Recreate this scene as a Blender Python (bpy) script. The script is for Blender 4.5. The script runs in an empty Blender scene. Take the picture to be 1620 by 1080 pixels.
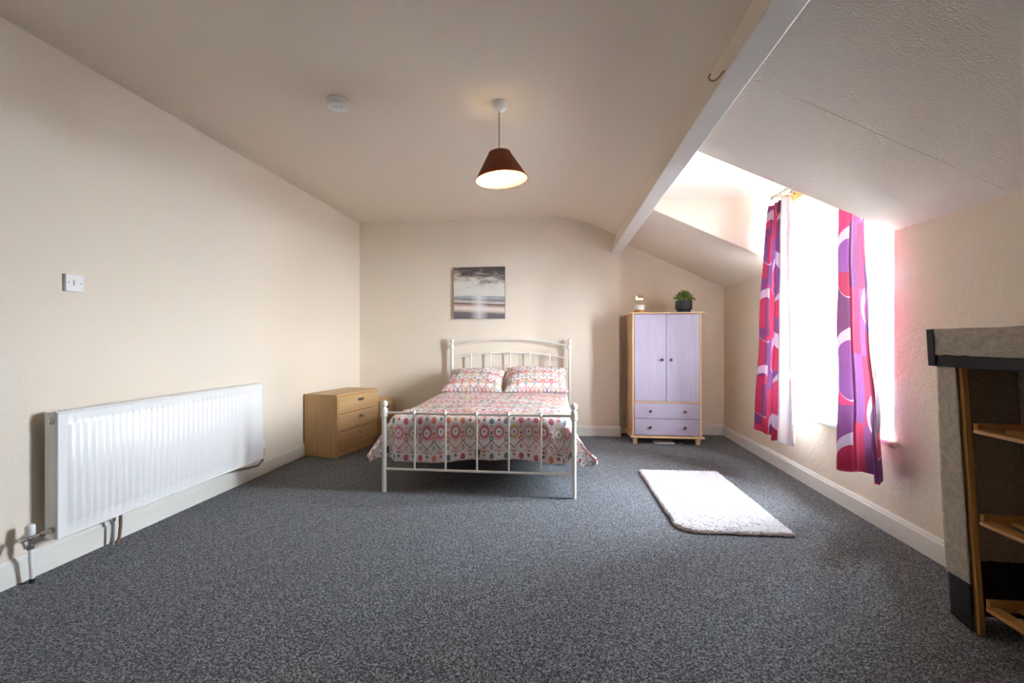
import bpy, bmesh, math, random
from mathutils import Vector, Matrix, noise
random.seed(7)
PI = math.pi
sc = bpy.context.scene
C = sc.collection

# ------------------------------------------------------------------ camera
cam_d = bpy.data.cameras.new('camera')
cam = bpy.data.objects.new('camera', cam_d); C.objects.link(cam)
cam.location = (0, 0, 1.09)
cam.rotation_euler = (math.radians(90), 0, math.radians(6.34))
cam_d.sensor_width = 36; cam_d.lens = 16.0; cam_d.shift_y = -2/1620
cam_d.clip_start = 0.02
sc.camera = cam

# ------------------------------------------------------------------ world: bright overcast sky
SKY = 60.0
w = bpy.data.worlds.new('overcast_sky'); sc.world = w; w.use_nodes = True
nt = w.node_tree; nt.nodes.clear()
wo = nt.nodes.new('ShaderNodeOutputWorld'); bg = nt.nodes.new('ShaderNodeBackground')
tc = nt.nodes.new('ShaderNodeTexCoord'); nz = nt.nodes.new('ShaderNodeTexNoise'); rp = nt.nodes.new('ShaderNodeValToRGB')
nz.inputs['Scale'].default_value = 3.0; nz.inputs['Detail'].default_value = 6
rp.color_ramp.elements[0].color = (0.72, 0.84, 1.0, 1); rp.color_ramp.elements[0].position = .35
rp.color_ramp.elements[1].color = (0.92, 0.96, 1.0, 1); rp.color_ramp.elements[1].position = .65
nt.links.new(tc.outputs['Generated'], nz.inputs['Vector']); nt.links.new(nz.outputs['Fac'], rp.inputs['Fac'])
nt.links.new(rp.outputs['Color'], bg.inputs['Color']); bg.inputs['Strength'].default_value = SKY
nt.links.new(bg.outputs['Background'], wo.inputs['Surface'])

def portal(name, loc, rot, sx, sy):
    l = bpy.data.lights.new(name, 'AREA'); l.shape = 'RECTANGLE'; l.size = sx; l.size_y = sy
    l.cycles.is_portal = True
    o = bpy.data.objects.new(name, l); C.objects.link(o); o.location = loc; o.rotation_euler = rot
    return o
# a portal helps the renderer find the daylight coming through the dormer window (it adds no light)
portal('dormer_window_portal', (2.27, 3.385, 1.40), (0, math.radians(90), 0), 1.8, 1.3)

sc.view_settings.view_transform = 'Standard'
sc.view_settings.look = 'None'
sc.view_settings.gamma = 1
sc.view_settings.use_curve_mapping = False
sc.view_settings.exposure = 1.65
sc.cycles.max_bounces = 14; sc.cycles.diffuse_bounces = 8; sc.cycles.transparent_max_bounces = 16
sc.cycles.sample_clamp_indirect = 30

# ------------------------------------------------------------------ node helper
class G:
    def __init__(s, name):
        s.mat = bpy.data.materials.new(name); s.mat.use_nodes = True
        s.t = s.mat.node_tree; s.t.nodes.clear()
        s.out = s.t.nodes.new('ShaderNodeOutputMaterial')
    def n(s, typ, **kw):
        nd = s.t.nodes.new(typ)
        for k, v in kw.items():
            if hasattr(nd, k): setattr(nd, k, v)
        return nd
    def put(s, sock, v):
        if isinstance(v, bpy.types.NodeSocket): s.t.links.new(v, sock)
        elif isinstance(v, (tuple, list)) and len(v) == 3 and sock.type == 'RGBA': sock.default_value = (*v, 1)
        else: sock.default_value = v
    def m(s, op, a, b=None, c=None):
        nd = s.t.nodes.new('ShaderNodeMath'); nd.operation = op
        s.put(nd.inputs[0], a)
        if b is not None: s.put(nd.inputs[1], b)
        if c is not None: s.put(nd.inputs[2], c)
        return nd.outputs[0]
    def mix(s, f, a, b):
        nd = s.t.nodes.new('ShaderNodeMix'); nd.data_type = 'RGBA'
        s.put(nd.inputs[0], f); s.put(nd.inputs[6], a); s.put(nd.inputs[7], b)
        return nd.outputs[2]
    def noise(s, vec=None, scale=5, detail=3, rough=.5, dist=0):
        nd = s.t.nodes.new('ShaderNodeTexNoise'); nd.inputs['Scale'].default_value = scale
        nd.inputs['Detail'].default_value = detail; nd.inputs['Roughness'].default_value = rough
        nd.inputs['Distortion'].default_value = dist
        if vec is not None: s.t.links.new(vec, nd.inputs['Vector'])
        return nd.outputs['Fac']
    def ramp(s, f, stops, interp='LINEAR'):
        nd = s.t.nodes.new('ShaderNodeValToRGB'); cr = nd.color_ramp; cr.interpolation = interp
        while len(cr.elements) < len(stops): cr.elements.new(.5)
        for e, (p, c) in zip(cr.elements, stops): e.position = p; e.color = (*c, 1)
        s.put(nd.inputs[0], f); return nd.outputs[0]
    def coord(s, which='Object', scale=None, rot=None):
        nd = s.t.nodes.new('ShaderNodeTexCoord'); o = nd.outputs[which]
        if scale or rot:
            mp = s.t.nodes.new('ShaderNodeMapping')
            if scale: mp.inputs['Scale'].default_value = scale
            if rot: mp.inputs['Rotation'].default_value = rot
            s.t.links.new(o, mp.inputs['Vector']); o = mp.outputs[0]
        return o
    def bump(s, h, strength=.3, dist=.01, normal=None):
        nd = s.t.nodes.new('ShaderNodeBump'); nd.inputs['Strength'].default_value = strength
        nd.inputs['Distance'].default_value = dist; s.put(nd.inputs['Height'], h)
        if normal is not None: s.t.links.new(normal, nd.inputs['Normal'])
        return nd.outputs[0]
    def white(s, a, b=None):
        nd = s.t.nodes.new('ShaderNodeTexWhiteNoise'); nd.noise_dimensions = '2D'
        cb = s.t.nodes.new('ShaderNodeCombineXYZ'); s.put(cb.inputs[0], a)
        if b is not None: s.put(cb.inputs[1], b)
        s.t.links.new(cb.outputs[0], nd.inputs['Vector']); return nd.outputs['Value']
    def bsdf(s, color, rough=.6, normal=None, metal=0, spec=.5, **kw):
        nd = s.t.nodes.new('ShaderNodeBsdfPrincipled')
        s.put(nd.inputs['Base Color'], color); s.put(nd.inputs['Roughness'], rough)
        nd.inputs['Metallic'].default_value = metal; nd.inputs['Specular IOR Level'].default_value = spec
        if normal is not None: s.t.links.new(normal, nd.inputs['Normal'])
        for k, v in kw.items(): s.put(nd.inputs[k], v)
        return nd.outputs[0]
    def done(s, shader):
        s.t.links.new(shader, s.out.inputs['Surface']); return s.mat

def rgb(r, g, b):
    f = lambda v: (v/255/12.92) if v/255 <= .04045 else ((v/255+.055)/1.055)**2.4
    return (f(r), f(g), f(b))

M = {}
def plain(name, col, rough=.5, metal=0, spec=.5, var=.06, scale=30, bumpk=0, **kw):
    g = G(name); co = g.coord('Object')
    n = g.noise(co, scale, 3)
    c2 = tuple(max(0, v*(1-var*2)) for v in col)
    colr = g.mix(n, c2, col)
    nm = g.bump(n, bumpk, .003) if bumpk else None
    M[name] = g.done(g.bsdf(colr, rough, nm, metal, spec, **kw)); return M[name]

def wallpaint(name, col, relief='fine'):
    g = G(name); co = g.coord('Object')
    big = g.noise(co, 1.1, 3)
    colr = g.mix(big, tuple(v*.965 for v in col), col)
    spots = g.noise(co, 26, 2, .5)
    colr = g.mix(g.m('MULTIPLY', g.m('GREATER_THAN', spots, .76), .10), colr, tuple(v*.6 for v in col))
    if relief == 'fine':
        h = g.noise(co, 55, 3, .6)
        h2 = g.noise(co, 9, 2)
        nm = g.bump(g.m('ADD', h, g.m('MULTIPLY', h2, .5)), .25, .006)
    elif relief == 'paper':
        h = g.noise(co, 80, 3, .65)
        h2 = g.noise(co, 30, 2)
        nm = g.bump(g.m('ADD', h, h2), .42, .005)
    elif relief == 'stipple':
        st = g.coord('Object', (42, 84, 42))
        h = g.noise(st, 1.6, 3, .6, .8)
        v = g.t.nodes.new('ShaderNodeTexVoronoi'); v.inputs['Scale'].default_value = 34
        g.t.links.new(co, v.inputs['Vector'])
        pit = g.m('LESS_THAN', v.outputs['Distance'], .13)
        nm = g.bump(g.m('SUBTRACT', h, g.m('MULTIPLY', pit, .5)), .75, .007)
    else:
        h = g.noise(co, 6, 3); nm = g.bump(h, .12, .01)
    M[name] = g.done(g.bsdf(colr, .75, nm, 0, .25)); return M[name]

CREAM = (0.80, 0.715, 0.605)
wallpaint('cream_paint', CREAM)
wallpaint('cream_paper', (0.78, 0.68, 0.55), 'paper')
wallpaint('ceiling_paint', (0.785, 0.695, 0.595), 'smooth')
wallpaint('slope_paint', (0.80, 0.735, 0.65), 'stipple')
wallpaint('dormer_paint', (0.80, 0.72, 0.615), 'smooth')
plain('gloss_white', (0.80, 0.78, 0.73), .35, var=.03, scale=8)
plain('beam_paint', (0.76, 0.74, 0.71), .4, var=.04, scale=6)
plain('upvc', (0.83, 0.83, 0.83), .3, var=.01)
plain('radiator_white', (0.82, 0.82, 0.82), .3, var=.01)
plain('radiator_side', (0.82, 0.82, 0.82), .4, var=.02)
plain('bed_paint', (0.82, 0.79, 0.73), .35, var=.03)
plain('chrome', (.62, .62, .62), .18, metal=1, var=.05)
plain('steel_satin', (.55, .52, .47), .32, metal=1, var=.05)
plain('brass_old', (.34, .25, .13), .4, metal=.8, var=.1)
plain('copper_pipe', (.33, .22, .15), .45, metal=.5, var=.2)
plain('white_plastic', (.84, .84, .84), .35, var=.01)
plain('grey_plastic', (.30, .29, .28), .5, var=.05)
plain('black_plastic', (.02, .02, .02), .5)
plain('pot_black', (.032, .034, .04), .55, var=.1)
plain('soil', (.03, .02, .012), .9, var=.3)
plain('knob_brown', (.10, .035, .025), .35, var=.1)
plain('rubber_dark', (.30, .29, .29), .9)
plain('mattress_cloth', (.75, .73, .70), .9)
plain('black_fabric', (.018, .018, .022), .75, var=.3, scale=60, bumpk=.3)
plain('ceramic_white', (.85, .85, .85), .4)
plain('sill_gloss', (.81, .80, .78), .3, var=.02)

def wood(name, c1, c2, scale=(60, 60, 4), rough=.45):
    g = G(name); co = g.coord('Object', scale)
    n = g.noise(co, 1, 5, .6, .4)
    n2 = g.noise(g.coord('Object', tuple(v*.25 for v in scale)), 1, 2)
    f = g.m('ADD', g.m('MULTIPLY', n, .65), g.m('MULTIPLY', n2, .35))
    colr = g.ramp(f, [(.32, c1), (.68, c2)])
    M[name] = g.done(g.bsdf(colr, rough, g.bump(n, .08, .002))); return M[name]
wood('oak_upright', (.45, .27, .12), (.60, .385, .185), (70, 70, 3))
wood('oak_along', (.45, .27, .12), (.60, .385, .185), (70, 3, 70))
wood('maple', (.66, .42, .23), (.76, .52, .31), (50, 50, 3))
wood('lilac_upright', (.43, .385, .52), (.52, .475, .60), (60, 60, 3), .5)
wood('lilac_across', (.43, .385, .52), (.52, .475, .60), (3, 60, 60), .5)
wood('pine_along', (.42, .20, .052), (.58, .31, .10), (60, 3, 60))
wood('pine_across', (.42, .20, .052), (.58, .31, .10), (3, 60, 60))
wood('pine_upright', (.42, .20, .052), (.58, .31, .10), (60, 60, 3))
wood('pale_wood', (.72, .50, .30), (.84, .64, .42), (40, 5, 40))
wood('amber_wood', (.55, .26, .05), (.68, .36, .09), (20, 20, 40))
wood('batten_wood', (.60, .27, .06), (.72, .36, .10), (60, 3, 60))

# carpet
g = G('carpet'); co = g.coord('Object')
vo = g.n('ShaderNodeTexVoronoi'); vo.inputs['Scale'].default_value = 250; g.t.links.new(co, vo.inputs['Vector'])
sx = g.n('ShaderNodeSeparateXYZ'); g.t.links.new(vo.outputs['Color'], sx.inputs[0])
n2 = g.noise(co, 95, 2, .6); n3 = g.noise(co, 1.6, 3)
f = g.m('ADD', g.m('MULTIPLY', sx.outputs[0], .42), g.m('MULTIPLY', n2, .58))
colr = g.ramp(f, [(.30, (.016, .017, .020)), (.5, (.080, .085, .096)), (.70, (.34, .355, .385))])
colr = g.mix(g.m('MULTIPLY', n3, .18), colr, (.09, .085, .085))
M['carpet'] = g.done(g.bsdf(colr, .95, g.bump(f, .9, .008), 0, .1, **{'Sheen Weight': .15}))

# linen
g = G('linen'); co = g.coord('Object')
wv1 = g.noise(g.coord('Object', (300, 40, 40)), 1, 2); wv2 = g.noise(g.coord('Object', (50, 50, 420)), 1, 2)
f = g.m('ADD', g.m('MULTIPLY', wv1, .4), g.m('MULTIPLY', wv2, .6))
colr = g.ramp(f, [(.3, (.30, .25, .20)), (.7, (.52, .46, .39))])
wr = g.noise(co, 14, 3)
sh = g.bsdf(colr, .9, g.bump(g.m('ADD', f, wr), .35, .006), 0, .1)
M['linen'] = g.done(sh)

# rug
g = G('rug_pile'); co = g.coord('Object')
n1 = g.noise(co, 120, 3, .7); n2 = g.noise(g.coord('Object', (18, 60, 20)), 1, 3, .6)
f = g.m('ADD', g.m('MULTIPLY', n1, .5), g.m('MULTIPLY', n2, .5))
colr = g.ramp(f, [(.30, (.36, .34, .35)), (.46, (.58, .56, .58)), (.7, (.68, .655, .68))])
M['rug_pile'] = g.done(g.bsdf(colr, .95, g.bump(f, .6, .012), 0, .1))

# ikat cloth for duvet and pillows; UV in metres
def ikat(name, cw=.105, ch=.215, wash=0.0, top=False):
    g = G(name)
    uv = g.n('ShaderNodeTexCoord').outputs['UV']
    # wobble for the feathered ikat edges
    nv = g.n('ShaderNodeTexNoise'); nv.inputs['Scale'].default_value = 70; nv.inputs['Detail'].default_value = 2
    g.t.links.new(uv, nv.inputs['Vector'])
    sp0 = g.n('ShaderNodeSeparateXYZ'); g.t.links.new(uv, sp0.inputs[0])
    wob = g.m('MULTIPLY', g.m('SUBTRACT', nv.outputs['Fac'], .5), .022)
    u = sp0.outputs[0]; v = g.m('ADD', sp0.outputs[1], wob)
    U = g.m('DIVIDE', u, cw); V = g.m('DIVIDE', v, ch)
    cu = g.m('FLOOR', U); cv = g.m('FLOOR', V)
    p = g.m('MULTIPLY', g.m('SUBTRACT', g.m('FRACT', U), .5), cw)        # metres from column centre
    q = g.m('MULTIPLY', g.m('FRACT', V), ch)                              # metres up in row
    U2 = g.m('ADD', U, .5); cu2 = g.m('FLOOR', U2)
    p2 = g.m('MULTIPLY', g.m('SUBTRACT', g.m('FRACT', U2), .5), cw)
    def ell(px, qy, y0, ky=1.0):
        a = g.m('MULTIPLY', px, px); b = g.m('MULTIPLY', g.m('SUBTRACT', qy, y0), ky)
        return g.m('SQRT', g.m('ADD', a, g.m('MULTIPLY', b, b)))
    def dia(px, qy, y0, kx, ky):
        return g.m('ADD', g.m('MULTIPLY', g.m('ABSOLUTE', px), kx), g.m('MULTIPLY', g.m('ABSOLUTE', g.m('SUBTRACT', qy, y0)), ky))
    def band(d, a, b): return g.m('MULTIPLY', g.m('GREATER_THAN', d, a), g.m('LESS_THAN', d, b))
    h1 = g.white(cu, cv); h2 = g.white(g.m('ADD', cu2, 31), cv); h3 = g.white(g.m('ADD', cu, 77), cv)
    pal1 = g.ramp(h1, [(0, rgb(206, 62, 72)), (.28, rgb(206, 152, 62)), (.5, rgb(190, 158, 120)), (.68, rgb(214, 74, 96)), (.85, rgb(216, 112, 62))], 'CONSTANT')
    pal2 = g.ramp(h2, [(0, rgb(196, 50, 86)), (.25, rgb(70, 112, 118)), (.5, rgb(214, 104, 60)), (.72, rgb(120, 118, 128)), (.88, rgb(176, 52, 100))], 'CONSTANT')
    pal3 = g.ramp(h3, [(0, rgb(126, 40, 80)), (.3, rgb(40, 122, 120)), (.6, rgb(190, 128, 40)), (.8, rgb(206, 60, 100))], 'CONSTANT')
    base = rgb(232, 226, 228)
    tan = g.noise(uv, 9, 2)
    colr = g.mix(g.m('MULTIPLY', g.m('GREATER_THAN', tan, .51), .35), base, rgb(214, 190, 158))
    # soft blotch round each medallion
    d1 = ell(p, q, .145, .78)
    colr = g.mix(g.m('MULTIPLY', band(d1, .034, .050), .35), colr, pal1)
    colr = g.mix(g.m('MULTIPLY', band(d1, .022, .037), .92), colr, pal1)
    colr = g.mix(g.m('MULTIPLY', g.m('LESS_THAN', d1, .022), .8), colr, base)
    colr = g.mix(g.m('LESS_THAN', dia(p, q, .145, 1.6, 1), .0125), colr, pal3)
    # chain of small rings between the columns
    d2 = ell(p2, q, .098, .8)
    colr = g.mix(band(d2, .0085, .0165), colr, pal2)
    colr = g.mix(g.m('LESS_THAN', d2, .004), colr, pal2)
    colr = g.mix(g.m('LESS_THAN', ell(p2, q, .137, .8), .010), colr, pal2)
    dd = dia(p2, q, .178, 1.3, 1)
    colr = g.mix(band(dd, .010, .017), colr, pal2)
    # zigzag band and diamonds
    tri = g.m('ABSOLUTE', p)
    zz = g.m('ABSOLUTE', g.m('SUBTRACT', q, g.m('ADD', .028, g.m('MULTIPLY', tri, 1.05))))
    colr = g.mix(g.m('MULTIPLY', g.m('LESS_THAN', zz, .0058), .85), colr, pal3)
    colr = g.mix(band(dia(p2, q, .038, 1.6, 1), .010, .021), colr, pal3)
    colr = g.mix(g.m('LESS_THAN', dia(p, q, .0, 1.0, 1.4), .022), colr, pal2)
    if top:
        colr = g.mix(g.m('LESS_THAN', ell(p2, q, .226, .75), .018), colr, pal2)
        colr = g.mix(g.m('LESS_THAN', ell(p, q, .238, .9), .011), colr, pal3)
        z2 = g.m('ABSOLUTE', g.m('SUBTRACT', q, g.m('SUBTRACT', .034, g.m('MULTIPLY', tri, .9))))
        colr = g.mix(g.m('MULTIPLY', g.m('LESS_THAN', z2, .005), .7), colr, pal1)
    if wash: colr = g.mix(wash, colr, base)
    cr = g.noise(uv, 16, 3)
    sh = g.bsdf(colr, .85, g.bump(cr, .35, .012), 0, .15)
    M[name] = g.done(sh); return M[name]
ikat('ikat_duvet', .105, .26, .15, top=True); ikat('ikat_pillow', .088, .150, .15)

# curtain cloth; UV in metres
g = G('curtain_cloth')
uv = g.n('ShaderNodeTexCoord').outputs['UV']
sp = g.n('ShaderNodeSeparateXYZ'); g.t.links.new(uv, sp.inputs[0]); u, v = sp.outputs[0], sp.outputs[1]
cu = g.m('FLOOR', g.m('DIVIDE', u, .20))
vv = g.m('ADD', v, g.m('MULTIPLY', g.white(cu), .40)); cv = g.m('FLOOR', g.m('DIVIDE', vv, .40))
hv = g.white(g.m('ADD', cu, g.m('MULTIPLY', cv, 3.7)), cv)
alt = g.m('MODULO', g.m('ADD', cu, cv), 2)          # neighbours alternate pink and purple
pink = g.ramp(hv, [(0, rgb(182, 10, 66)), (.4, rgb(168, 6, 52)), (.75, rgb(198, 24, 86))], 'CONSTANT')
purp = g.ramp(hv, [(0, rgb(112, 46, 112)), (.4, rgb(88, 30, 80)), (.7, rgb(122, 58, 128))], 'CONSTANT')
colr = g.mix(alt, pink, purp); cin = g.mix(alt, purp, pink)
ru = g.m('FLOOR', g.m('DIVIDE', u, .43))
v2 = g.m('ADD', v, g.m('MULTIPLY', g.m('MODULO', ru, 2), .33)); rv = g.m('FLOOR', g.m('DIVIDE', v2, .62))
pu = g.m('MULTIPLY', g.m('SUBTRACT', g.m('FRACT', g.m('DIVIDE', u, .43)), .5), .43)
pv = g.m('MULTIPLY', g.m('SUBTRACT', g.m('FRACT', g.m('DIVIDE', v2, .62)), .5), .62)
dr = g.m('SQRT', g.m('ADD', g.m('MULTIPLY', pu, pu), g.m('MULTIPLY', g.m('MULTIPLY', pv, pv), .42)))
colr = g.mix(g.m('LESS_THAN', dr, .118), colr, cin)
ln = g.m('GREATER_THAN', g.m('FRACT', g.m('DIVIDE', v, .009)), .35)
wide = g.m('ADD', .139, g.m('MULTIPLY', g.m('DIVIDE', g.m('ADD', pu, pv), .43), .04))
ringm = g.m('MULTIPLY', g.m('GREATER_THAN', dr, .116), g.m('LESS_THAN', dr, wide))
silver = g.mix(ln, rgb(176, 152, 176), rgb(206, 192, 208))
colr = g.mix(ringm, colr, silver)
wv = g.noise(g.coord('UV', (900, 160, 1)), 1, 2); wv2 = g.noise(g.coord('UV', (160, 900, 1)), 1, 2)
wvv = g.m('MULTIPLY', g.m('ADD', wv, wv2), .5)
colr = g.mix(g.m('MULTIPLY', wvv, .30), colr, g.mix(.25, colr, (.8, .3, .6)))
nm = g.bump(wvv, .25, .003)
d = g.bsdf(colr, .6, nm, 0, .25)
tr = g.n('ShaderNodeBsdfTranslucent'); g.put(tr.inputs[0], g.mix(.12, colr, (1, .6, .8)))
mx = g.n('ShaderNodeMixShader'); mx.inputs[0].default_value = .18
g.t.links.new(d, mx.inputs[1]); g.t.links.new(tr.outputs[0], mx.inputs[2])
M['curtain_cloth'] = g.done(mx.outputs[0])
g = G('curtain_lining')
d = g.bsdf((.78, .78, .77), .8); tr = g.n('ShaderNodeBsdfTranslucent'); tr.inputs[0].default_value = (.8, .8, .79, 1)
mx = g.n('ShaderNodeMixShader'); mx.inputs[0].default_value = .45
g.t.links.new(d, mx.inputs[1]); g.t.links.new(tr.outputs[0], mx.inputs[2]); M['curtain_lining'] = g.done(mx.outputs[0])

# window glass: thin clear pane
g = G('pane_glass')
tp = g.n('ShaderNodeBsdfTransparent'); tp.inputs[0].default_value = (.96, .98, .98, 1)
gl = g.n('ShaderNodeBsdfGlossy'); gl.inputs['Roughness'].default_value = .02
fr = g.n('ShaderNodeFresnel'); fr.inputs[0].default_value = 1.45
mx = g.n('ShaderNodeMixShader'); g.t.links.new(g.m('MULTIPLY', fr.outputs[0], .6), mx.inputs[0])
g.t.links.new(tp.outputs[0], mx.inputs[1]); g.t.links.new(gl.outputs[0], mx.inputs[2]); M['pane_glass'] = g.done(mx.outputs[0])

# lamp materials
def emit(name, col, st):
    g = G(name); e = g.n('ShaderNodeEmission'); e.inputs[0].default_value = (*col, 1); e.inputs[1].default_value = st
    M[name] = g.done(e.outputs[0])
emit('bulb_glow', (1.0, .74, .30), 12)
emit('filament_glow', (1.0, .72, .32), 9)
g = G('shade_outside'); co = g.coord('Object', (80, 80, 6)); n = g.noise(co, 1, 3)
d = g.bsdf(g.mix(n, rgb(118, 62, 44), rgb(146, 84, 60)), .7)
tr = g.n('ShaderNodeBsdfTranslucent'); tr.inputs[0].default_value = (.75, .25, .06, 1)
mx = g.n('ShaderNodeMixShader'); mx.inputs[0].default_value = .32
g.t.links.new(d, mx.inputs[1]); g.t.links.new(tr.outputs[0], mx.inputs[2]); M['shade_outside'] = g.done(mx.outputs[0])
plain('shade_lining', (.82, .74, .56), .5, var=.02)

# seascape print
g = G('seascape_print'); uv = g.n('ShaderNodeTexCoord').outputs['UV']
sp = g.n('ShaderNodeSeparateXYZ'); g.t.links.new(uv, sp.inputs[0]); u, v = sp.outputs[0], sp.outputs[1]
mp = g.n('ShaderNodeMapping'); mp.inputs['Scale'].default_value = (2.2, 7, 1); mp.inputs['Rotation'].default_value = (0, 0, .22)
g.t.links.new(uv, mp.inputs['Vector'])
cl = g.noise(mp.outputs[0], 1.6, 6, .62, .8)
mp2 = g.n('ShaderNodeMapping'); mp2.inputs['Scale'].default_value = (1.6, 16, 1); g.t.links.new(uv, mp2.inputs['Vector'])
st = g.noise(mp2.outputs[0], 2, 5, .6)
vs = g.m('ADD', v, g.m('MULTIPLY', g.m('SUBTRACT', st, .5), .05))
vt = g.m('ADD', vs, g.m('MULTIPLY', g.m('SUBTRACT', u, .5), .05))
low = g.ramp(vt, [(0, rgb(104, 96, 102)), (.10, rgb(112, 104, 108)), (.15, rgb(206, 190, 178)), (.20, rgb(222, 216, 214)), (.26, rgb(170, 136, 118)), (.285, rgb(92, 76, 72)), (.31, rgb(214, 204, 196)), (.36, rgb(120, 124, 130)), (.42, rgb(176, 182, 186)), (.435, rgb(120, 128, 132)), (.45, rgb(214, 212, 206))])
glow = g.m('SUBTRACT', 1, g.m('MINIMUM', g.m('MULTIPLY', g.m('ABSOLUTE', g.m('SUBTRACT', u, .5)), 5.5), 1))
low = g.mix(g.m('MULTIPLY', glow, .7), low, rgb(226, 226, 224))
dark = g.m('ADD', cl, g.m('MULTIPLY', g.m('SUBTRACT', v, .74), 1.25))
dark = g.m('ADD', dark, g.m('MULTIPLY', g.m('SUBTRACT', u, .5), .16))
sky = g.ramp(dark, [(.34, rgb(214, 213, 208)), (.50, rgb(192, 186, 178)), (.60, rgb(152, 144, 138)), (.70, rgb(98, 90, 90)), (.9, rgb(78, 72, 74))])
colr = g.mix(g.m('GREATER_THAN', v, .445), low, sky)
M['seascape_print'] = g.done(g.bsdf(colr, .7))
plain('canvas_edge', rgb(70, 64, 62), .8)

# leaves
g = G('leaf_green'); hi = g.n('ShaderNodeObjectInfo'); n = g.noise(g.coord('Object'), 45, 2)
colr = g.ramp(n, [(.3, (.035, .085, .012)), (.5, (.13, .24, .03)), (.7, (.34, .46, .08))])
M['leaf_green'] = g.done(g.bsdf(colr, .5))
g = G('tree_leaves'); n = g.noise(g.coord('Object'), 1.2, 4)
M['tree_leaves'] = g.done(g.bsdf(g.ramp(n, [(.3, (.03, .07, .02)), (.7, (.08, .15, .04))]), .8, None, 0, 0))
plain('bark', (.08, .055, .035), .9)
plain('slate', (.06, .066, .075), .7, spec=0, var=.2, scale=3)
plain('render_wall', (.6, .59, .56), .8, spec=0, var=.05, scale=2)
plain('pale_yard', (.30, .30, .29), .9, spec=0, var=.2, scale=1)
plain('soffit_grey', (.07, .075, .08), .8, spec=0)
g = G('bulb_glass'); gb = g.n('ShaderNodeBsdfTransparent'); gb.inputs[0].default_value = (.97, .94, .88, 1)
gl = g.n('ShaderNodeBsdfGlossy'); gl.inputs['Roughness'].default_value = .05
mx = g.n('ShaderNodeMixShader'); mx.inputs[0].default_value = .08
g.t.links.new(gb.outputs[0], mx.inputs[1]); g.t.links.new(gl.outputs[0], mx.inputs[2]); M['bulb_glass'] = g.done(mx.outputs[0])

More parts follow.
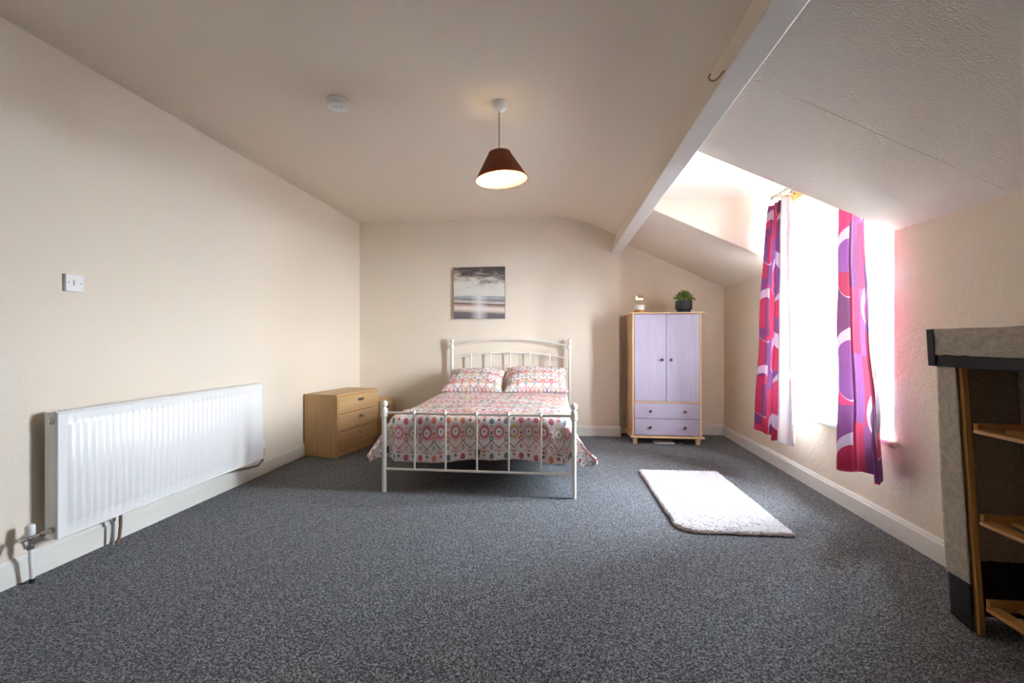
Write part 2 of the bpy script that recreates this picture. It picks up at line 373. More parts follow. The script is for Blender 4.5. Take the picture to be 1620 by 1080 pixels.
# ------------------------------------------------------------------ mesh helper
class MB:
    def __init__(s): s.v = []; s.f = []; s.uv = None; s.sm = []
    def add(s, vs, fs, smooth=False):
        o = len(s.v); s.v += [tuple(p) for p in vs]; s.f += [tuple(i+o for i in f) for f in fs]; s.sm += [smooth]*len(fs); return s
    def box(s, x0, x1, y0, y1, z0, z1, b=0, seg=2):
        bm = bmesh.new(); bmesh.ops.create_cube(bm, size=1)
        for q in bm.verts: q.co = Vector((x0+(q.co.x+.5)*(x1-x0), y0+(q.co.y+.5)*(y1-y0), z0+(q.co.z+.5)*(z1-z0)))
        if b: bmesh.ops.bevel(bm, geom=bm.edges[:], offset=b, segments=seg, affect='EDGES', profile=.5)
        bm.verts.index_update()
        s.add([q.co[:] for q in bm.verts], [[q.index for q in f.verts] for f in bm.faces]); bm.free(); return s
    def prism(s, poly, a0, a1, axis='y'):
        n = len(poly)
        def mk(p, a): return (p[0], a, p[1]) if axis == 'y' else ((a, p[0], p[1]) if axis == 'x' else (p[0], p[1], a))
        vs = [mk(p, a0) for p in poly]+[mk(p, a1) for p in poly]
        fs = [tuple(range(n)), tuple(range(2*n-1, n-1, -1))]+[(i, i+n, (i+1) % n+n, (i+1) % n) for i in range(n)]
        return s.add(vs, fs)
    def tube(s, pts, r, n=12, cap=True):
        pts = [Vector(p) for p in pts]; rs = r if isinstance(r, (list, tuple)) else [r]*len(pts)
        vs = []; fs = []; up = None
        for i, p in enumerate(pts):
            t = (pts[min(i+1, len(pts)-1)]-pts[max(i-1, 0)]).normalized()
            if up is None:
                up = Vector((0, 0, 1)) if abs(t.z) < .9 else Vector((1, 0, 0))
            a = t.cross(up).normalized(); up = a.cross(t).normalized()
            for k in range(n):
                an = 2*PI*k/n; vs.append(p+(a*math.cos(an)+up*math.sin(an))*rs[i])
        for i in range(len(pts)-1):
            for k in range(n): fs.append((i*n+k, i*n+(k+1) % n, (i+1)*n+(k+1) % n, (i+1)*n+k))
        s.add(vs, fs, True)
        if cap:
            o = len(s.v)-len(vs)
            s.f += [tuple(o+k for k in range(n-1, -1, -1)), tuple(o+(len(pts)-1)*n+k for k in range(n))]; s.sm += [False]*2
        return s
    def lathe(s, prof, c=(0, 0, 0), n=24, axis='z', close=True):
        vs = []; fs = []
        for (r, h) in prof:
            for k in range(n):
                a = 2*PI*k/n; x, y = r*math.cos(a), r*math.sin(a)
                p = {'z': (x, y, h), 'x': (h, x, y), 'y': (x, h, y)}[axis]
                vs.append((c[0]+p[0], c[1]+p[1], c[2]+p[2]))
        for i in range(len(prof)-1):
            for k in range(n): fs.append((i*n+k, i*n+(k+1) % n, (i+1)*n+(k+1) % n, (i+1)*n+k))
        if close:
            fs.append(tuple(range(n-1, -1, -1))); fs.append(tuple((len(prof)-1)*n+k for k in range(n)))
        return s.add(vs, fs, True)
    def ball(s, c, r, n=16, sz=1):
        return s.lathe([(max(r*math.sin(PI*i/10), r*.02), -r*sz*math.cos(PI*i/10)) for i in range(11)], c, n)
    def grid(s, fn, nu, nv, uvfn=None):
        vs = [fn(i/nu, j/nv) for j in range(nv+1) for i in range(nu+1)]
        fs = [(j*(nu+1)+i, j*(nu+1)+i+1, (j+1)*(nu+1)+i+1, (j+1)*(nu+1)+i) for j in range(nv) for i in range(nu)]
        if uvfn: s.uv = [uvfn(i/nu, j/nv) for j in range(nv+1) for i in range(nu+1)]
        return s.add(vs, fs, True)
    def build(s, name, mat, parent=None, ang=40, recalc=True):
        me = bpy.data.meshes.new(name); me.from_pydata(s.v, [], s.f); me.update()
        if recalc:
            bm = bmesh.new(); bm.from_mesh(me); bmesh.ops.recalc_face_normals(bm, faces=bm.faces[:]); bm.to_mesh(me); bm.free()
        if s.uv:
            l = me.uv_layers.new(name='UVMap')
            for lp in me.loops: l.data[lp.index].uv = s.uv[lp.vertex_index]
        for p, q in zip(me.polygons, s.sm): p.use_smooth = q
        if any(s.sm): me.set_sharp_from_angle(angle=math.radians(ang))
        me.materials.append(M[mat] if isinstance(mat, str) else mat)
        o = bpy.data.objects.new(name, me); C.objects.link(o)
        if parent is not None: o.parent = parent
        return o

def tag(o, label, cat, group=None, kind=None):
    o['label'] = label; o['category'] = cat
    if group: o['group'] = group
    if kind: o['kind'] = kind
    return o
def thing(name, label, cat, loc=(0, 0, 0), rz=0, group=None):
    o = bpy.data.objects.new(name, None); C.objects.link(o); o.empty_display_size = .1
    o.location = loc; o.rotation_euler = (0, 0, rz); return tag(o, label, cat, group)
def struct(o, label, cat):
    o['kind'] = 'structure'; o['label'] = label; o['category'] = cat; return o
def part(parent, name, mat, mb, label=None):
    o = mb.build(name, mat, parent)
    if label: o['label'] = label
    return o
def share(o, parent, loc=None):
    c = o.copy(); C.objects.link(c); c.parent = parent
    if loc is not None: c.location = loc
    return c
B = lambda *a, **k: MB().box(*a, **k)

# ------------------------------------------------------------------ room shell
XL, XR, YB, YA, YR, ZC = -2.435, 1.845, 5.26, 5.47, -2.0, 2.50
XP = 0.639                       # chimney breast corner / start of the alcove
D0, D1, ZD, ZS = 2.77, 4.00, 2.29, .53   # dormer opening in Y, its ceiling, sill height
slopeZ = lambda x: 1.70+.47*(XR-x)
XF = XR-(ZC-1.70)/.47            # fold between flat ceiling and slope

struct(B(XL-.2, XR+.4, YR-.2, YA+.3, -.12, 0).build('floor', 'carpet'), 'speckled grey carpet covering the whole floor', 'floor')
struct(B(XL-.2, XL, YR-.2, YB+.5, -.1, 2.62).build('wall_left', 'cream_paint'), 'plain cream wall behind the radiator', 'wall')
struct(B(XL, XP, YB, YB+.45, -.1, 2.62).build('wall_back', 'cream_paint'), 'cream wall behind the bed headboard', 'wall')
struct(B(XP-.02, XR+.4, YA, YA+.24, -.1, 2.4).build('wall_alcove', 'cream_paint'), 'cream alcove wall behind the lilac wardrobe', 'wall')
mb = MB()
mb.box(XR, XR+.40, YR-.2, YA, -.1, ZS-.03)
mb.box(XR, XR+.40, YR-.2, D0, ZS-.03, 1.74)
mb.box(XR, XR+.40, D1, YA, ZS-.03, 1.74)
struct(mb.build('wall_right', 'cream_paper'), 'low cream textured knee wall under the sloped ceiling', 'wall')
struct(B(XL, XR, YR-.2, YR, -.1, 2.62).build('wall_rear', 'cream_paint'), 'plain cream wall opposite the bed headboard', 'wall')

def ceil_profile():
    pr = [(XL-.1, ZC)]
    p0, p1, p2 = (XF-.22, ZC), (XF, ZC), (XF+.22, slopeZ(XF+.22))
    for k in range(13):
        t = k/12; pr.append(tuple((1-t)**2*p0[i]+2*t*(1-t)*p1[i]+t*t*p2[i] for i in range(2)))
    return pr+[(.66, slopeZ(.66))]
cp = ceil_profile(); cn = len(cp)
vs = [(x, y, z) for y in (YR-.2, YA+.2) for x, z in cp]+[(x, y, z+.15) for y in (YR-.2, YA+.2) for x, z in cp]
fs = [(i, i+1, cn+i+1, cn+i) for i in range(cn-1)]+[(2*cn+i, 3*cn+i, 3*cn+i+1, 2*cn+i+1) for i in range(cn-1)]
fs += [(0, cn, 3*cn, 2*cn), (cn-1, 3*cn-1, 4*cn-1, 2*cn-1)]+[(i, 2*cn+i, 2*cn+i+1, i+1) for i in range(cn-1)]+[(cn+i, cn+i+1, 3*cn+i+1, 3*cn+i) for i in range(cn-1)]
ceil = struct(MB().add(vs, fs, True).build('ceiling', 'ceiling_paint'), 'cream ceiling carrying the pendant lamp, curving into the roof slope', 'ceiling')
def slab(x0, x1, y0, y1, mat_parent):
    return [(x0, slopeZ(x0)), (x1, slopeZ(x1)), (x1, slopeZ(x1)+.16), (x0, slopeZ(x0)+.16)]
mb = MB()
mb.prism(slab(.66, XR+.01, 0, 0, 0), YR-.2, D0)
part(ceil, 'near_slope', 'slope_paint', mb, 'sloped ceiling with coarse stippled paper')
mb = MB(); mb.prism(slab(.66, XR+.01, 0, 0, 0), D1, YA+.2)
part(ceil, 'far_slope', 'ceiling_paint', mb)
# paper seams on the slope
for (xa, ya, xb, yb) in ((.80, 2.02, 1.845, 2.10), (.80, 1.25, 1.845, 1.33)):
    sm_ = MB(); z = lambda x: slopeZ(x)
    sm_.add([(xa, ya-.002, z(xa)-.0012), (xb, yb-.002, z(xb)-.0012), (xb, yb+.002, z(xb)-.0012), (xa, ya+.002, z(xa)-.0012),
             (xa, ya-.003, z(xa)+.002), (xb, yb-.003, z(xb)+.002), (xb, yb+.003, z(xb)+.002), (xa, ya+.003, z(xa)+.002)],
            [(0, 1, 2, 3), (0, 4, 5, 1), (3, 2, 6, 7), (0, 3, 7, 4), (1, 5, 6, 2), (4, 7, 6, 5)])
    part(ceil, 'paper_seam', 'slope_paint', sm_)
# dormer box
cheek = [(.58, slopeZ(.58)+.006), (XR, slopeZ(XR)+.006), (2.30, slopeZ(XR)+.006), (2.30, ZD+.14), (.58, ZD+.14)]
struct(MB().prism(cheek, D1-.003, D1+.10).build('wall_dormer_far', 'dormer_paint'), 'pale triangular dormer cheek beyond the window', 'wall')
struct(MB().prism(cheek, D0-.10, D0+.003).build('wall_dormer_near', 'dormer_paint'), 'dormer cheek hidden behind the sloped ceiling', 'wall')
struct(B(.60, 2.30, D0-.1, D1+.1, ZD, ZD+.14).build('ceiling_dormer', 'dormer_paint'), 'small flat white ceiling inside the dormer', 'ceiling')
struct(B(XR, 2.25, D0, D1, 2.19, ZD).build('wall_dormer_lintel', 'dormer_paint'), 'narrow strip of wall above the dormer window', 'wall')
# reveal linings of the window opening
mb = MB(); mb.box(1.985, 2.10, D1-.012, D1, ZS, 2.19, .002); mb.box(1.985, 2.10, D0, D0+.012, ZS, 2.19, .002)
struct(mb.build('trim_3', 'upvc'), 'white reveal lining beside the dormer window', 'trim')

# purlin boxed beam
def beam_sec(dx): return [(.545+dx, 2.079), (.639+dx, 2.055), (.715+dx, 2.27), (.615+dx, 2.33)]
mb = MB(); ys = [(YR, .115), (1.4, .062), (YB, 0.0)]
vs = []; 
for y, dx in ys:
    vs += [(p[0], y, p[1]) for p in beam_sec(dx)]
fs = []
for i in range(len(ys)-1):
    for k in range(4): fs.append((i*4+k, i*4+(k+1) % 4, (i+1)*4+(k+1) % 4, (i+1)*4+k))
fs += [(3, 2, 1, 0), (8, 9, 10, 11)]
mb.add(vs, fs)
bo = mb.build('trim_1', 'beam_paint'); struct(bo, 'white boxed roof beam running along the ceiling slope', 'beam')
bv = bo.modifiers.new('bevel', 'BEVEL'); bv.width = .006; bv.segments = 2; bv.limit_method = 'ANGLE'
bo.data.materials.append(M['ceiling_paint'])
for p in bo.data.polygons:
    if p.normal.x < -.8: p.material_index = 1      # its side is painted with the ceiling colour

# baseboards: moulded profile
def skirt(name, p0, p1, nrm, label, h=.118):
    p0 = Vector((*p0, 0)); p1 = Vector((*p1, 0)); n = Vector((*nrm, 0))
    prof = [(0, 0), (.018, 0), (.018, h*.80), (.012, h*.86), (.012, h*.90), (.006, h), (0, h)]
    vs = [p+n*a+Vector((0, 0, z)) for p in (p0, p1) for a, z in prof]; k = len(prof)
    fs = [tuple(range(k)), tuple(range(2*k-1, k-1, -1))]+[(i, i+k, (i+1) % k+k, (i+1) % k) for i in range(k)]
    return struct(MB().add(vs, fs).build(name, 'gloss_white'), label, 'baseboard')
skirt('baseboard_left', (XL, YR), (XL, YB), (1, 0), 'white painted baseboard under the radiator')
skirt('baseboard_back', (XL, YB), (XP+.018, YB), (0, -1), 'white painted baseboard behind the bed')
skirt('baseboard_alcove', (XP, YA), (XR, YA), (0, -1), 'white painted baseboard behind the wardrobe')
skirt('baseboard_right', (XR, YR), (XR, YA), (-1, 0), 'white painted baseboard under the dormer window')
skirt('baseboard_return', (XP, YB), (XP, YA), (1, 0), 'short baseboard piece on the chimney breast corner')
skirt('baseboard_rear', (XL, YR), (XR, YR), (0, 1), 'white painted baseboard along the wall opposite the bed')

# ------------------------------------------------------------------ dormer window
fx0, fx1 = 2.085, 2.155
fr = MB()
fr.box(fx0, fx1, D1-.045, D1-.0, ZS+.005, 2.19, .005); fr.box(fx0, fx1, D0, D0+.045, ZS+.005, 2.19, .005)
fr.box(fx0, fx1, D0+.04, D1-.04, ZS+.005, ZS+.035, .005); fr.box(fx0, fx1, D0+.04, D1-.04, 2.15, 2.19, .005)
fr.box(fx0, fx1, 3.36, 3.41, ZS+.03, 2.155, .005)
win = struct(fr.build('window_1', 'upvc'), 'white plastic dormer window with two casements', 'window')
for (a, b_) in ((3.416, D1-.05), (D0+.05, 3.354)):
    sx0 = fx0-.014; sx1 = fx1-.014; z0, z1, wd = ZS+.042, 2.145, .088
    s = MB()
    s.box(sx0, sx1, a, a+wd, z0, z1, .006); s.box(sx0, sx1, b_-wd, b_, z0, z1, .006)
    s.box(sx0, sx1, a+wd-.004, b_-wd+.004, z0, z0+wd, .006); s.box(sx0, sx1, a+wd-.004, b_-wd+.004, z1-wd, z1, .006)
    # glazing bead
    s.box(sx0+.008, sx1-.01, a+wd-.002, a+wd+.014, z0+wd-.002, z1-wd+.002, .004); s.box(sx0+.008, sx1-.01, b_-wd-.014, b_-wd+.002, z0+wd-.002, z1-wd+.002, .004)
    s.box(sx0+.008, sx1-.01, a+wd, b_-wd, z0+wd-.002, z0+wd+.014, .004); s.box(sx0+.008, sx1-.01, a+wd, b_-wd, z1-wd-.014, z1-wd+.002, .004)
    so = s.build('casement', 'upvc', win)
    part(so, 'pane', 'pane_glass', B(sx0+.03, sx0+.034, a+wd+.004, b_-wd-.004, z0+wd+.004, z1-wd-.004))
    part(win, 'gasket', 'grey_plastic', B(fx0+.004, fx0+.008, a-.006, b_+.006, z0-.005, z0-.0005))
    if a > 3.3:
        h = MB(); hy, hz = b_-.030, 1.40
        h.box(sx0-.010, sx0+.002, hy-.016, hy+.016, hz-.035, hz+.035, .004)
        h.tube([(sx0-.008, hy, hz+.012), (sx0-.038, hy, hz+.012)], .011, 10)
        h.tube([(sx0-.038, hy, hz+.018), (sx0-.040, hy+.004, hz-.03), (sx0-.038, hy+.012, hz-.10)], [.012, .011, .008], 10)
        part(win, 'handle', 'white_plastic', h)
mb = MB()
mb.box(1.805, fx0+.004, D0-.03, D1, ZS-.032, ZS+.004, .012, 3)
mb.box(2.03, fx0+.02, D0, D1, ZS, ZS+.016, .003)
struct(mb.build('trim_2', 'sill_gloss'), 'white rounded window sill board in the dormer', 'windowsill')
struct(MB().lathe([(.004, -.03), (.016, -.026), (.021, -.01), (.021, .012), (.012, .02)], (1.815, D0-.040, ZS-.016), 12, 'y').build('trim_4', 'cream_paper'), 'small rounded beige end of the sill board', 'trim')

# ------------------------------------------------------------------ outside
GZ = -5.2
struct(B(2.6, 90, -60, 90, GZ-.2, GZ).build('ground_outside', 'pale_yard'), 'pale yard ground outside below the window', 'ground')
hs = thing('neighbour_house', 'pale rendered house with slate roof seen through the window', 'house', (13.5, 20.2, GZ))
part(hs, 'wall', 'render_wall', B(-3, 6, -4.5, 6, 0, 4.5))
r_ = MB(); r_.prism([(-4.9, 4.45), (6.4, 4.45), (6.4, 4.7), (1.6, 5.35), (-4.9, 4.65)], -4.9, 6.4, 'y')
part(hs, 'roof', 'slate', r_)
h2 = thing('tall_house', 'grey house with projecting eaves seen beside the curtain', 'house', (9.95, 15.9, GZ))
part(h2, 'wall', 'render_wall', B(-3.0, -1.35, -1.0, 5, 0, 7.45))
r2 = MB(); r2.prism([(-3.4, 7.6), (-1.2, 7.38), (-.72, 7.62), (-1.6, 7.74), (-3.4, 8.4)], -1.5, 5.4, 'y')
part(h2, 'roof', 'soffit_grey', r2)
def tree(x, y, h, r, label):
    t = thing('tree', label, 'tree', (x, y, GZ))
    part(t, 'trunk', 'bark', MB().tube([(0, 0, 0), (.1, 0, h*.35), (0, .1, h*.7)], [r*.09, r*.07, r*.03], 8))
    m_ = MB(); rnd = random.Random(int(x*10))
    for k in range(26):
        a = rnd.uniform(0, 2*PI); q = rnd.uniform(0, r*.75); zz = rnd.uniform(h*.35, h*.95)
        rr = r*rnd.uniform(.28, .5); c = Vector((q*math.cos(a), q*math.sin(a), zz))
        bm = bmesh.new(); bmesh.ops.create_icosphere(bm, subdivisions=2, radius=rr)
        for v_ in bm.verts: v_.co = c+v_.co*(1+.35*noise.noise(v_.co*3/rr+c))
        bm.verts.index_update(); m_.add([v_.co[:] for v_ in bm.verts], [[i.index for i in f.verts] for f in bm.faces], True); bm.free()
    part(t, 'crown', 'tree_leaves', m_)
for (x, y, h, r, lb) in ((31.5, 48, 8.4, 4, 'rounded green tree beyond the slate roof, left'), (44, 58, 6.9, 4.5, 'broad green tree behind the neighbouring houses'), (24.6, 38.6, 8.0, 3.0, 'smaller green tree close behind the slate roof'),
                         (30, 70, 7.6, 5, 'far hazy green tree on the horizon')):
    tree(x, y, h, r, lb.replace(', left', ''))

# ------------------------------------------------------------------ radiator
RX = -2.33; R0, R1, RZ0, RZ1 = 1.872, 3.345, .160, .752
rad = thing('radiator', 'white ribbed panel radiator mounted on the cream wall', 'radiator', (XL, R0, 0))
ox, oy = XL, R0
RXL = RX-ox; L = R1-R0
m_ = MB(); prof = []   # (y, x-offset) ribs across the front
n_r = 37; y0 = .045; pit = (L-.09)/n_r
ysx = [(0.0, 0.0), (y0-.004, 0.0)]
for k in range(n_r):
    a = y0+k*pit
    ysx += [(a+pit*.10, .0), (a+pit*.30, .0075), (a+pit*.88, .0075), (a+pit*1.0, .0)]
ysx += [(L, 0.0)]
rows = [(RZ0, 0), (RZ0+.050, 0), (RZ0+.066, 1), (RZ1-.066, 1), (RZ1-.050, 0), (RZ1, 0)]
vs = []; fs = []; nc = len(ysx)
for z, k in rows: vs += [(RXL-.010+dx*k, y, z) for y, dx in ysx]
for j in range(len(rows)-1):
    for i in range(nc-1): fs.append((j*nc+i, j*nc+i+1, (j+1)*nc+i+1, (j+1)*nc+i))
b_ = len(vs)
vs += [(RXL-.022, y, z) for z in (RZ0, RZ1) for y in (0, L)]
tl, tr_ = (len(rows)-1)*nc, len(rows)*nc-1
fs += [tuple([b_, b_+1]+[i for i in range(nc-1, -1, -1)]), tuple([b_+2, b_+3]+[i for i in range(tr_, tl-1, -1)]),
       tuple([b_, b_+2]+[j*nc for j in range(len(rows)-1, -1, -1)]), tuple([b_+1, b_+3]+[j*nc+nc-1 for j in range(len(rows)-1, -1, -1)]), (b_, b_+1, b_+3, b_+2)]
m_.add(vs, fs)
# rolled rim
for zz in (RZ0+.004, RZ1-.004): m_.tube([(RXL-.010, .004, zz), (RXL-.010, L-.004, zz)], .0055, 8)
for yy in (.004, L-.004): m_.tube([(RXL-.010, yy, RZ0+.004), (RXL-.010, yy, RZ1-.004)], .0055, 8)
part(rad, 'front_panel', 'radiator_white', m_)
part(rad, 'back_panel', 'radiator_white', B(.032, .042, .01, L-.01, RZ0+.01, RZ1-.01, .003))
part(rad, 'side_cover', 'radiator_side', B(.030, RXL-.018, -.001, .010, RZ0+.002, RZ1+.001, .003))
part(rad, 'side_cover', 'radiator_side', B(.030, RXL-.018, L-.010, L+.001, RZ0+.002, RZ1+.001, .003))
gm = MB(); gm.box(.030, .036, 0, L, RZ1-.012, RZ1+.003); gm.box(RXL-.026, RXL-.014, 0, L, RZ1-.012, RZ1+.003)
for k in range(60): a = .008+k*(L-.016)/59; gm.box(.034, RXL-.024, a-.004, a+.004, RZ1-.006, RZ1+.001)
part(rad, 'top_grille', 'radiator_white', gm)
for zz, yy in ((RZ1-.040, -.001), (RZ0+.045, -.001)):
    part(rad, 'end_port', 'steel_satin', MB().lathe([(.017, .002), (.017, -.006), (.010, -.006), (.010, -.014), (.003, -.014)], (.066, yy, zz), 16, 'y'))
for yy in (.2, L-.23): part(rad, 'bracket', 'radiator_white', B(.001, .034, yy, yy+.03, RZ0+.05, RZ1-.1))
# near valve: chrome tee with a white cap and white tail pipe
zv = RZ0+.045
va = MB(); va.tube([(.066, -.008, zv), (.066, -.125, zv)], .0085, 12); va.tube([(.066, -.03, zv), (.066, -.05, zv)], .014, 6); va.tube([(.066, -.07, zv), (.066, -.098, zv)], .0125, 12)
va.tube([(.066, -.085, zv+.02), (.066, -.085, zv-.045)], .0115, 12); va.tube([(.066, -.115, zv-.004), (.085, -.118, zv-.035)], .006, 8)
va.tube([(.066, -.085, zv-.03), (.066, -.085, zv-.05)], .014, 6)
part(rad, 'valve', 'chrome', va)
part(rad, 'valve_cap', 'white_plastic', MB().lathe([(.015, .012), (.018, .016), (.018, .052), (.014, .060), (.004, .062)], (.066, -.085, zv), 18))
part(rad, 'tail_pipe', 'radiator_white', MB().tube([(.066, -.085, zv-.045), (.066, -.083, zv-.10), (.064, -.078, .05), (.064, -.076, .018)], .0085, 12))
part(rad, 'pipe_end', 'black_plastic', MB().tube([(.064, -.076, .02), (.064, -.076, -.002)], .0105, 10))
# twin pipes under the middle
part(rad, 'feed_pipe', 'grey_plastic', MB().tube([(.055, .305, RZ0+.01), (.055, .305, .12), (.055, .303, -.002)], .007, 10))
part(rad, 'feed_pipe', 'copper_pipe', MB().tube([(.055, .345, RZ0+.01), (.055, .345, .09), (.055, .338, .03), (.055, .325, -.002)], .008, 10))
part(rad, 'pipe_joint', 'chrome', MB().tube([(.055, .305, .148), (.055, .305, .128)], .010, 10))
# far valve and the pipe running back below
va = MB(); va.tube([(.066, L+.001, zv), (.066, L+.045, zv)], .008, 10); va.tube([(.066, L+.035, zv+.03), (.066, L+.035, zv-.03)], .011, 10)
part(rad, 'valve', 'grey_plastic', va)
part(rad, 'valve_cap', 'white_plastic', MB().lathe([(.013, .028), (.015, .03), (.015, .082), (.012, .088), (.004, .09)], (.066, L+.035, zv), 16))
part(rad, 'tail_pipe', 'copper_pipe', MB().tube([(.066, L+.035, zv-.03), (.066, L+.03, zv-.07), (.066, L-.02, zv-.095), (.066, L-.14, zv-.083), (.066, L-.26, zv-.062), (.066, L-.30, zv-.03)], .0078, 10))

# ------------------------------------------------------------------ light switch
sw = thing('light_switch', 'white square single light switch on the wall above radiator', 'light switch', (XL, 2.018, 1.375))
part(sw, 'back_box', 'white_plastic', B(0, .006, -.043, .043, -.043, .043))
part(sw, 'plate', 'white_plastic', B(.005, .016, -.043, .043, -.043, .043, .004, 3))
part(sw, 'rocker', 'white_plastic', B(.0155, .0205, -.008, .010, -.013, .013, .002))
for yy in (-.030, .030): part(sw, 'screw', 'grey_plastic', MB().lathe([(.0032, 0), (.0032, .0015), (.001, .0018)], (.0155, yy, 0), 10, 'x'))

# ------------------------------------------------------------------ smoke alarm
sa = thing('smoke_alarm', 'round white smoke alarm on the flat ceiling', 'smoke alarm', (-1.315, 2.545, ZC))
part(sa, 'base', 'white_plastic', MB().lathe([(.060, 0), (.060, -.010), (.064, -.012), (.064, -.026), (.058, -.028)], (0, 0, 0), 36))
part(sa, 'vent_ring', 'grey_plastic', MB().lathe([(.0555, -.026), (.0555, -.032)], (0, 0, 0), 36))
part(sa, 'cover', 'white_plastic', MB().lathe([(.0595, -.0315), (.0605, -.034), (.059, -.042), (.050, -.048), (.004, -.050)], (0, 0, 0), 36))
part(sa, 'test_button', 'ceramic_white', MB().lathe([(.015, -.046), (.015, -.0525), (.004, -.0535)], (-.012, -.008, 0), 20))
part(sa, 'indicator', 'grey_plastic', MB().lathe([(.0035, -.047), (.0035, -.0505), (.001, -.051)], (.034, -.014, 0), 10))

# ------------------------------------------------------------------ pendant lamp
pl = thing('pendant_lamp', 'pendant lamp with brown conical shade and lit bulb', 'lamp', (-.375, 2.682, ZC))
part(pl, 'ceiling_rose', 'white_plastic', MB().lathe([(.046, 0), (.047, -.012), (.044, -.030), (.034, -.042), (.012, -.046), (.006, -.052)], (0, 0, 0), 30))
part(pl, 'flex', 'grey_plastic', MB().tube([(0, 0, -.045), (0, 0, -.275)], .0032, 8))
part(pl, 'lamp_holder', 'shade_lining', MB().lathe([(.008, -.262), (.014, -.275), (.017, -.292), (.017, -.335), (.014, -.345)], (0, 0, 0), 18))
sh = MB(); sh.lathe([(.064, -.298), (.155, -.456)], (0, 0, 0), 48, 'z', False)
so = part(pl, 'shade', 'shade_outside', sh)
sh = MB(); sh.lathe([(.0625, -.299), (.1532, -.4565)], (0, 0, 0), 48, 'z', False)
si = part(pl, 'shade_lining', 'shade_lining', sh, 'pale gold inside of the shade')
rim = MB(); rim.lathe([(.1535, -.454), (.1565, -.454), (.1565, -.460), (.1535, -.460), (.1535, -.454)], (0, 0, 0), 48, 'z', False)
part(pl, 'shade_rim', 'shade_outside', rim); rim = MB()
rim.lathe([(.0615, -.296), (.0655, -.296), (.0655, -.301), (.0615, -.301), (.0615, -.296)], (0, 0, 0), 48, 'z', False)
part(pl, 'shade_rim', 'shade_outside', rim)
sp_ = MB()
for k in range(3):
    a = 2*PI*k/3; sp_.tube([(.015*math.cos(a), .015*math.sin(a), -.30), (.064*math.cos(a), .064*math.sin(a), -.300)], .0016, 6)
sp_.lathe([(.019, -.298), (.019, -.304)], (0, 0, 0), 18)
part(pl, 'shade_ring', 'brass_old', sp_)
bu = part(pl, 'bulb', 'bulb_glow', MB().lathe([(.013, -.342), (.016, -.362), (.027, -.385), (.0295, -.402), (.026, -.420), (.014, -.432), (.002, -.435)], (0, 0, 0), 20))
ld = bpy.data.lights.new('pendant_bulb_light', 'POINT'); ld.energy = .9; ld.color = (1, .68, .28); ld.shadow_soft_size = .03
lo = bpy.data.objects.new('pendant_bulb_light', ld); C.objects.link(lo); lo.location = (-.375, 2.682, ZC-.452)

for nm in ('shade', 'shade_lining', 'shade_rim', 'shade_rim.001', 'shade_ring', 'lamp_holder', 'bulb'):
    o = bpy.data.objects[nm]; pv_ = Vector((0, 0, -.27)); o.data.transform(Matrix.Translation(pv_) @ Matrix.Rotation(math.radians(-4.5), 4, 'Y') @ Matrix.Translation(-pv_))
# ------------------------------------------------------------------ ceiling hook
hk = MB()
pts = [(.022, 0, .012), (.004, 0, .0), (-.012, .0, -.022), (-.030, .002, -.040), (-.050, .004, -.046), (-.068, .006, -.036), (-.072, .006, -.018), (-.062, .006, -.003)]
hk.tube([(p[0]*.66, p[1]*.66, p[2]*.66) for p in pts], .0034, 10)
o = hk.build('ceiling_hook', 'brass_old'); o.location = (.600, 1.80, 2.104); tag(o, 'bare brass hook screwed into the side of roof beam', 'hook')

# ------------------------------------------------------------------ canvas print
cv_ = thing('canvas_print', 'square canvas print of a grey seascape above the bed', 'picture', (-.965, YB, 1.642))
m_ = MB(); m_.add([(-.3, -.0335, -.3), (.3, -.0335, -.3), (.3, -.0335, .3), (-.3, -.0335, .3)], [(0, 1, 2, 3)]); m_.uv = [(0, 0), (1, 0), (1, 1), (0, 1)]
part(cv_, 'canvas_edge', 'canvas_edge', B(-.3, .3, -.033, 0, -.3, .3, .002))
m_.build('printed_front', 'seascape_print', cv_, recalc=False)

# ------------------------------------------------------------------ bed frame
bed = thing('bed_frame', 'cream metal double bed frame with arched headboard and spindles', 'bed', (-.6, 3.16, 0))
xl, xr = -.678, .678; yh = 2.03
def post(x, y, h, ball):
    m_ = MB(); m_.lathe([(.0150, 0), (.0165, .004), (.0165, h-.004)], (x, y, 0), 18)
    m_.lathe([(.0165, h-.07), (.024, h-.064), (.026, h-.045), (.022, h-.028), (.0245, h-.022), (.020, h-.006), (.012, h), (.010, h+.010)], (x, y, 0), 20)
    p = part(bed, 'post', 'bed_paint', m_)
    part(p, 'finial', 'bed_paint', MB().ball((x, y, h+.028), .0255, 18))
for x in (xl, xr): post(x, 0, .605, 1); post(x, yh, 1.055, 1)
for z, r in ((.568, .0095), (.165, .0095)):
    part(bed, 'foot_rail', 'bed_paint', MB().tube([(xl, 0, z), (xr, 0, z)], r, 12))
for k in range(1, 6):
    x = xl+(xr-xl)*k/6
    s = part(bed, 'spindle', 'bed_paint', MB().tube([(x, 0, .165), (x, 0, .568)], .007, 10))
    d = MB(); d.lathe([(.003, .540), (.008, .548), (.0185, .568), (.008, .588), (.003, .592)], (x, 0, 0), 4)
    part(s, 'collar', 'bed_paint', d)
arc = lambda t, z0, z1: z0+(z1-z0)*(1-(2*t-1)**2)
for z0, z1, r in ((1.020, 1.105, .011), (.875, .950, .009)):
    part(bed, 'head_rail', 'bed_paint', MB().tube([(xl+(xr-xl)*k/24, yh, arc(k/24, z0, z1)) for k in range(25)], r, 12))
